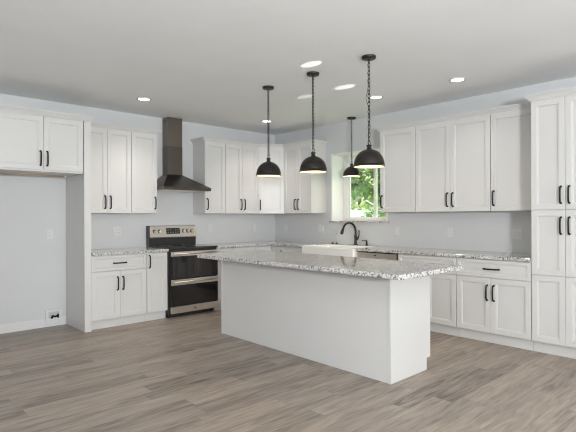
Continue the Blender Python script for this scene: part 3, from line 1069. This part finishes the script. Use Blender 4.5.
pendant('dark dome pendant over the far end of the island, closest to the range', -2.095, -2.275, 1.774, 1, 0.15)
pendant('dark dome pendant over the middle of the island', -2.093, -2.955, 1.769, 2, 0.25)
pendant('dark dome pendant over the near end of the island', -2.077, -3.632, 1.768, 3, 1.0)
pendant('dark dome pendant hanging over the farmhouse sink at the window', -0.160, -1.856, 1.908, 4, 0.0, 0.122, 0.128)

# ------------------------------------------------------------------ outside the window
struct(MB().box(0.4, 80, -40, 60, -0.65, -0.45).build('lawn', M['lawn']))


def tree(label, x, y, h, cr, zc, nleaf, mat, seed, ls=0.16):
    rnd = random.Random(seed)
    r = root('tree', label, 'tree', (x, y, -0.45), 0, 'trees behind the house')
    tk = MB().tube([(0, 0, 0), (0.06, 0.03, h * 0.25), (-0.05, 0.08, h * 0.55), (0.04, 0.0, h * 0.85)], [0.20, 0.16, 0.11, 0.04], 10)
    for k in range(7):
        a = k * 2.4
        z = h * (0.28 + 0.08 * k)
        tk.tube([(0, 0.03, z), (cr * 0.4 * math.cos(a), cr * 0.4 * math.sin(a), z + 0.6), (cr * 0.75 * math.cos(a), cr * 0.75 * math.sin(a), z + 1.0)], [0.035, 0.022, 0.01], 6)
    tk.build('trunk', M['bark'], r)
    blobs = []
    for k in range(26):
        a, b_ = rnd.uniform(0, 2 * PI), rnd.uniform(-1, 1)
        q = rnd.uniform(0.35, 0.95)
        s_ = math.sqrt(1 - b_ * b_)
        blobs.append((Vector((cr * q * s_ * math.cos(a), cr * q * s_ * math.sin(a), zc + (h * 0.38) * q * b_)), cr * rnd.uniform(0.22, 0.40)))
    lf = MB()
    for k in range(nleaf):
        c, br = rnd.choice(blobs)
        d = Vector((rnd.gauss(0, 1), rnd.gauss(0, 1), rnd.gauss(0, 1))).normalized()
        p = c + d * br * rnd.uniform(0.6, 1.0)
        u = Vector((rnd.gauss(0, 1), rnd.gauss(0, 1), rnd.gauss(0, 0.6))).normalized()
        v = u.cross(d + Vector((0, 0, 0.3))).normalized()
        s_ = ls * rnd.uniform(0.6, 1.2)
        lf.add([p - u * s_, p + v * s_ * 0.45, p + u * s_, p - v * s_ * 0.45], [[0, 1, 2, 3]])
    lf.build('foliage', mat, r)
    return r


tree('bright green leafy tree filling the left window pane', 12.5, 8.9, 7.5, 2.7, 5.0, 5200, M['leaf1'], 11, 0.115)
tree('deep green tree seen through the right window pane', 8.8, 3.6, 6.0, 2.0, 3.2, 4200, M['leaf2'], 12)
tree('tall pale green tree standing behind the white outbuilding', 25.0, 18.0, 9.5, 4.2, 4.9, 5200, M['leaf1'], 13, 0.26)
tree('dark bushy tree beyond the right end of the white outbuilding', 21.0, 7.6, 7.5, 2.8, 3.9, 4200, M['leaf2'], 14, 0.22)
tree('deep green tree beyond the left end of the white outbuilding', 13.0, 15.8, 7.0, 2.3, 3.7, 3600, M['leaf2'], 15, 0.2)

ob = root('outbuilding', 'small white outbuilding with pale roof beyond the window trees', 'outbuilding', (17.2, 11.9, -0.45), 0.62)
MB().box(-1.6, 1.6, -1.2, 1.2, 0, 2.15).build('walls', M['siding'], ob)
g_ = MB()
g_.add([(-1.8, -1.45, 2.1), (1.8, -1.45, 2.1), (1.8, 0, 3.0), (-1.8, 0, 3.0), (-1.8, 1.45, 2.1), (1.8, 1.45, 2.1),
        (-1.8, -1.45, 2.18), (1.8, -1.45, 2.18), (1.8, 0, 3.08), (-1.8, 0, 3.08), (-1.8, 1.45, 2.18), (1.8, 1.45, 2.18)],
       [[0, 1, 2, 3], [3, 2, 5, 4], [6, 7, 8, 9], [9, 8, 11, 10], [0, 1, 7, 6], [4, 5, 11, 10], [0, 3, 9, 6], [3, 4, 10, 9], [1, 2, 8, 7], [2, 5, 11, 8]])
g_.build('roof', M['roofing'], ob)
MB().box(-0.5, 0.5, -1.22, -1.19, 0, 1.9).build('door', M['inside'], ob)

# ------------------------------------------------------------------ added out-of-view spots imitating sun patches reflected onto the ceiling
for x, y, e_, wd in ((-2.300, -3.135, 850, 0.031), (-1.465, -2.84, 800, 0.034), (-1.490, -2.255, 420, 0.032)):
    lamp('ceiling_patch_spot', 'SPOT', (x, y - 3.6, 0.35), (x, y, H), e_, (1.0, 0.99, 0.97), spot_size=wd, spot_blend=0.0,
         shadow_soft_size=0.001, use_square=True)
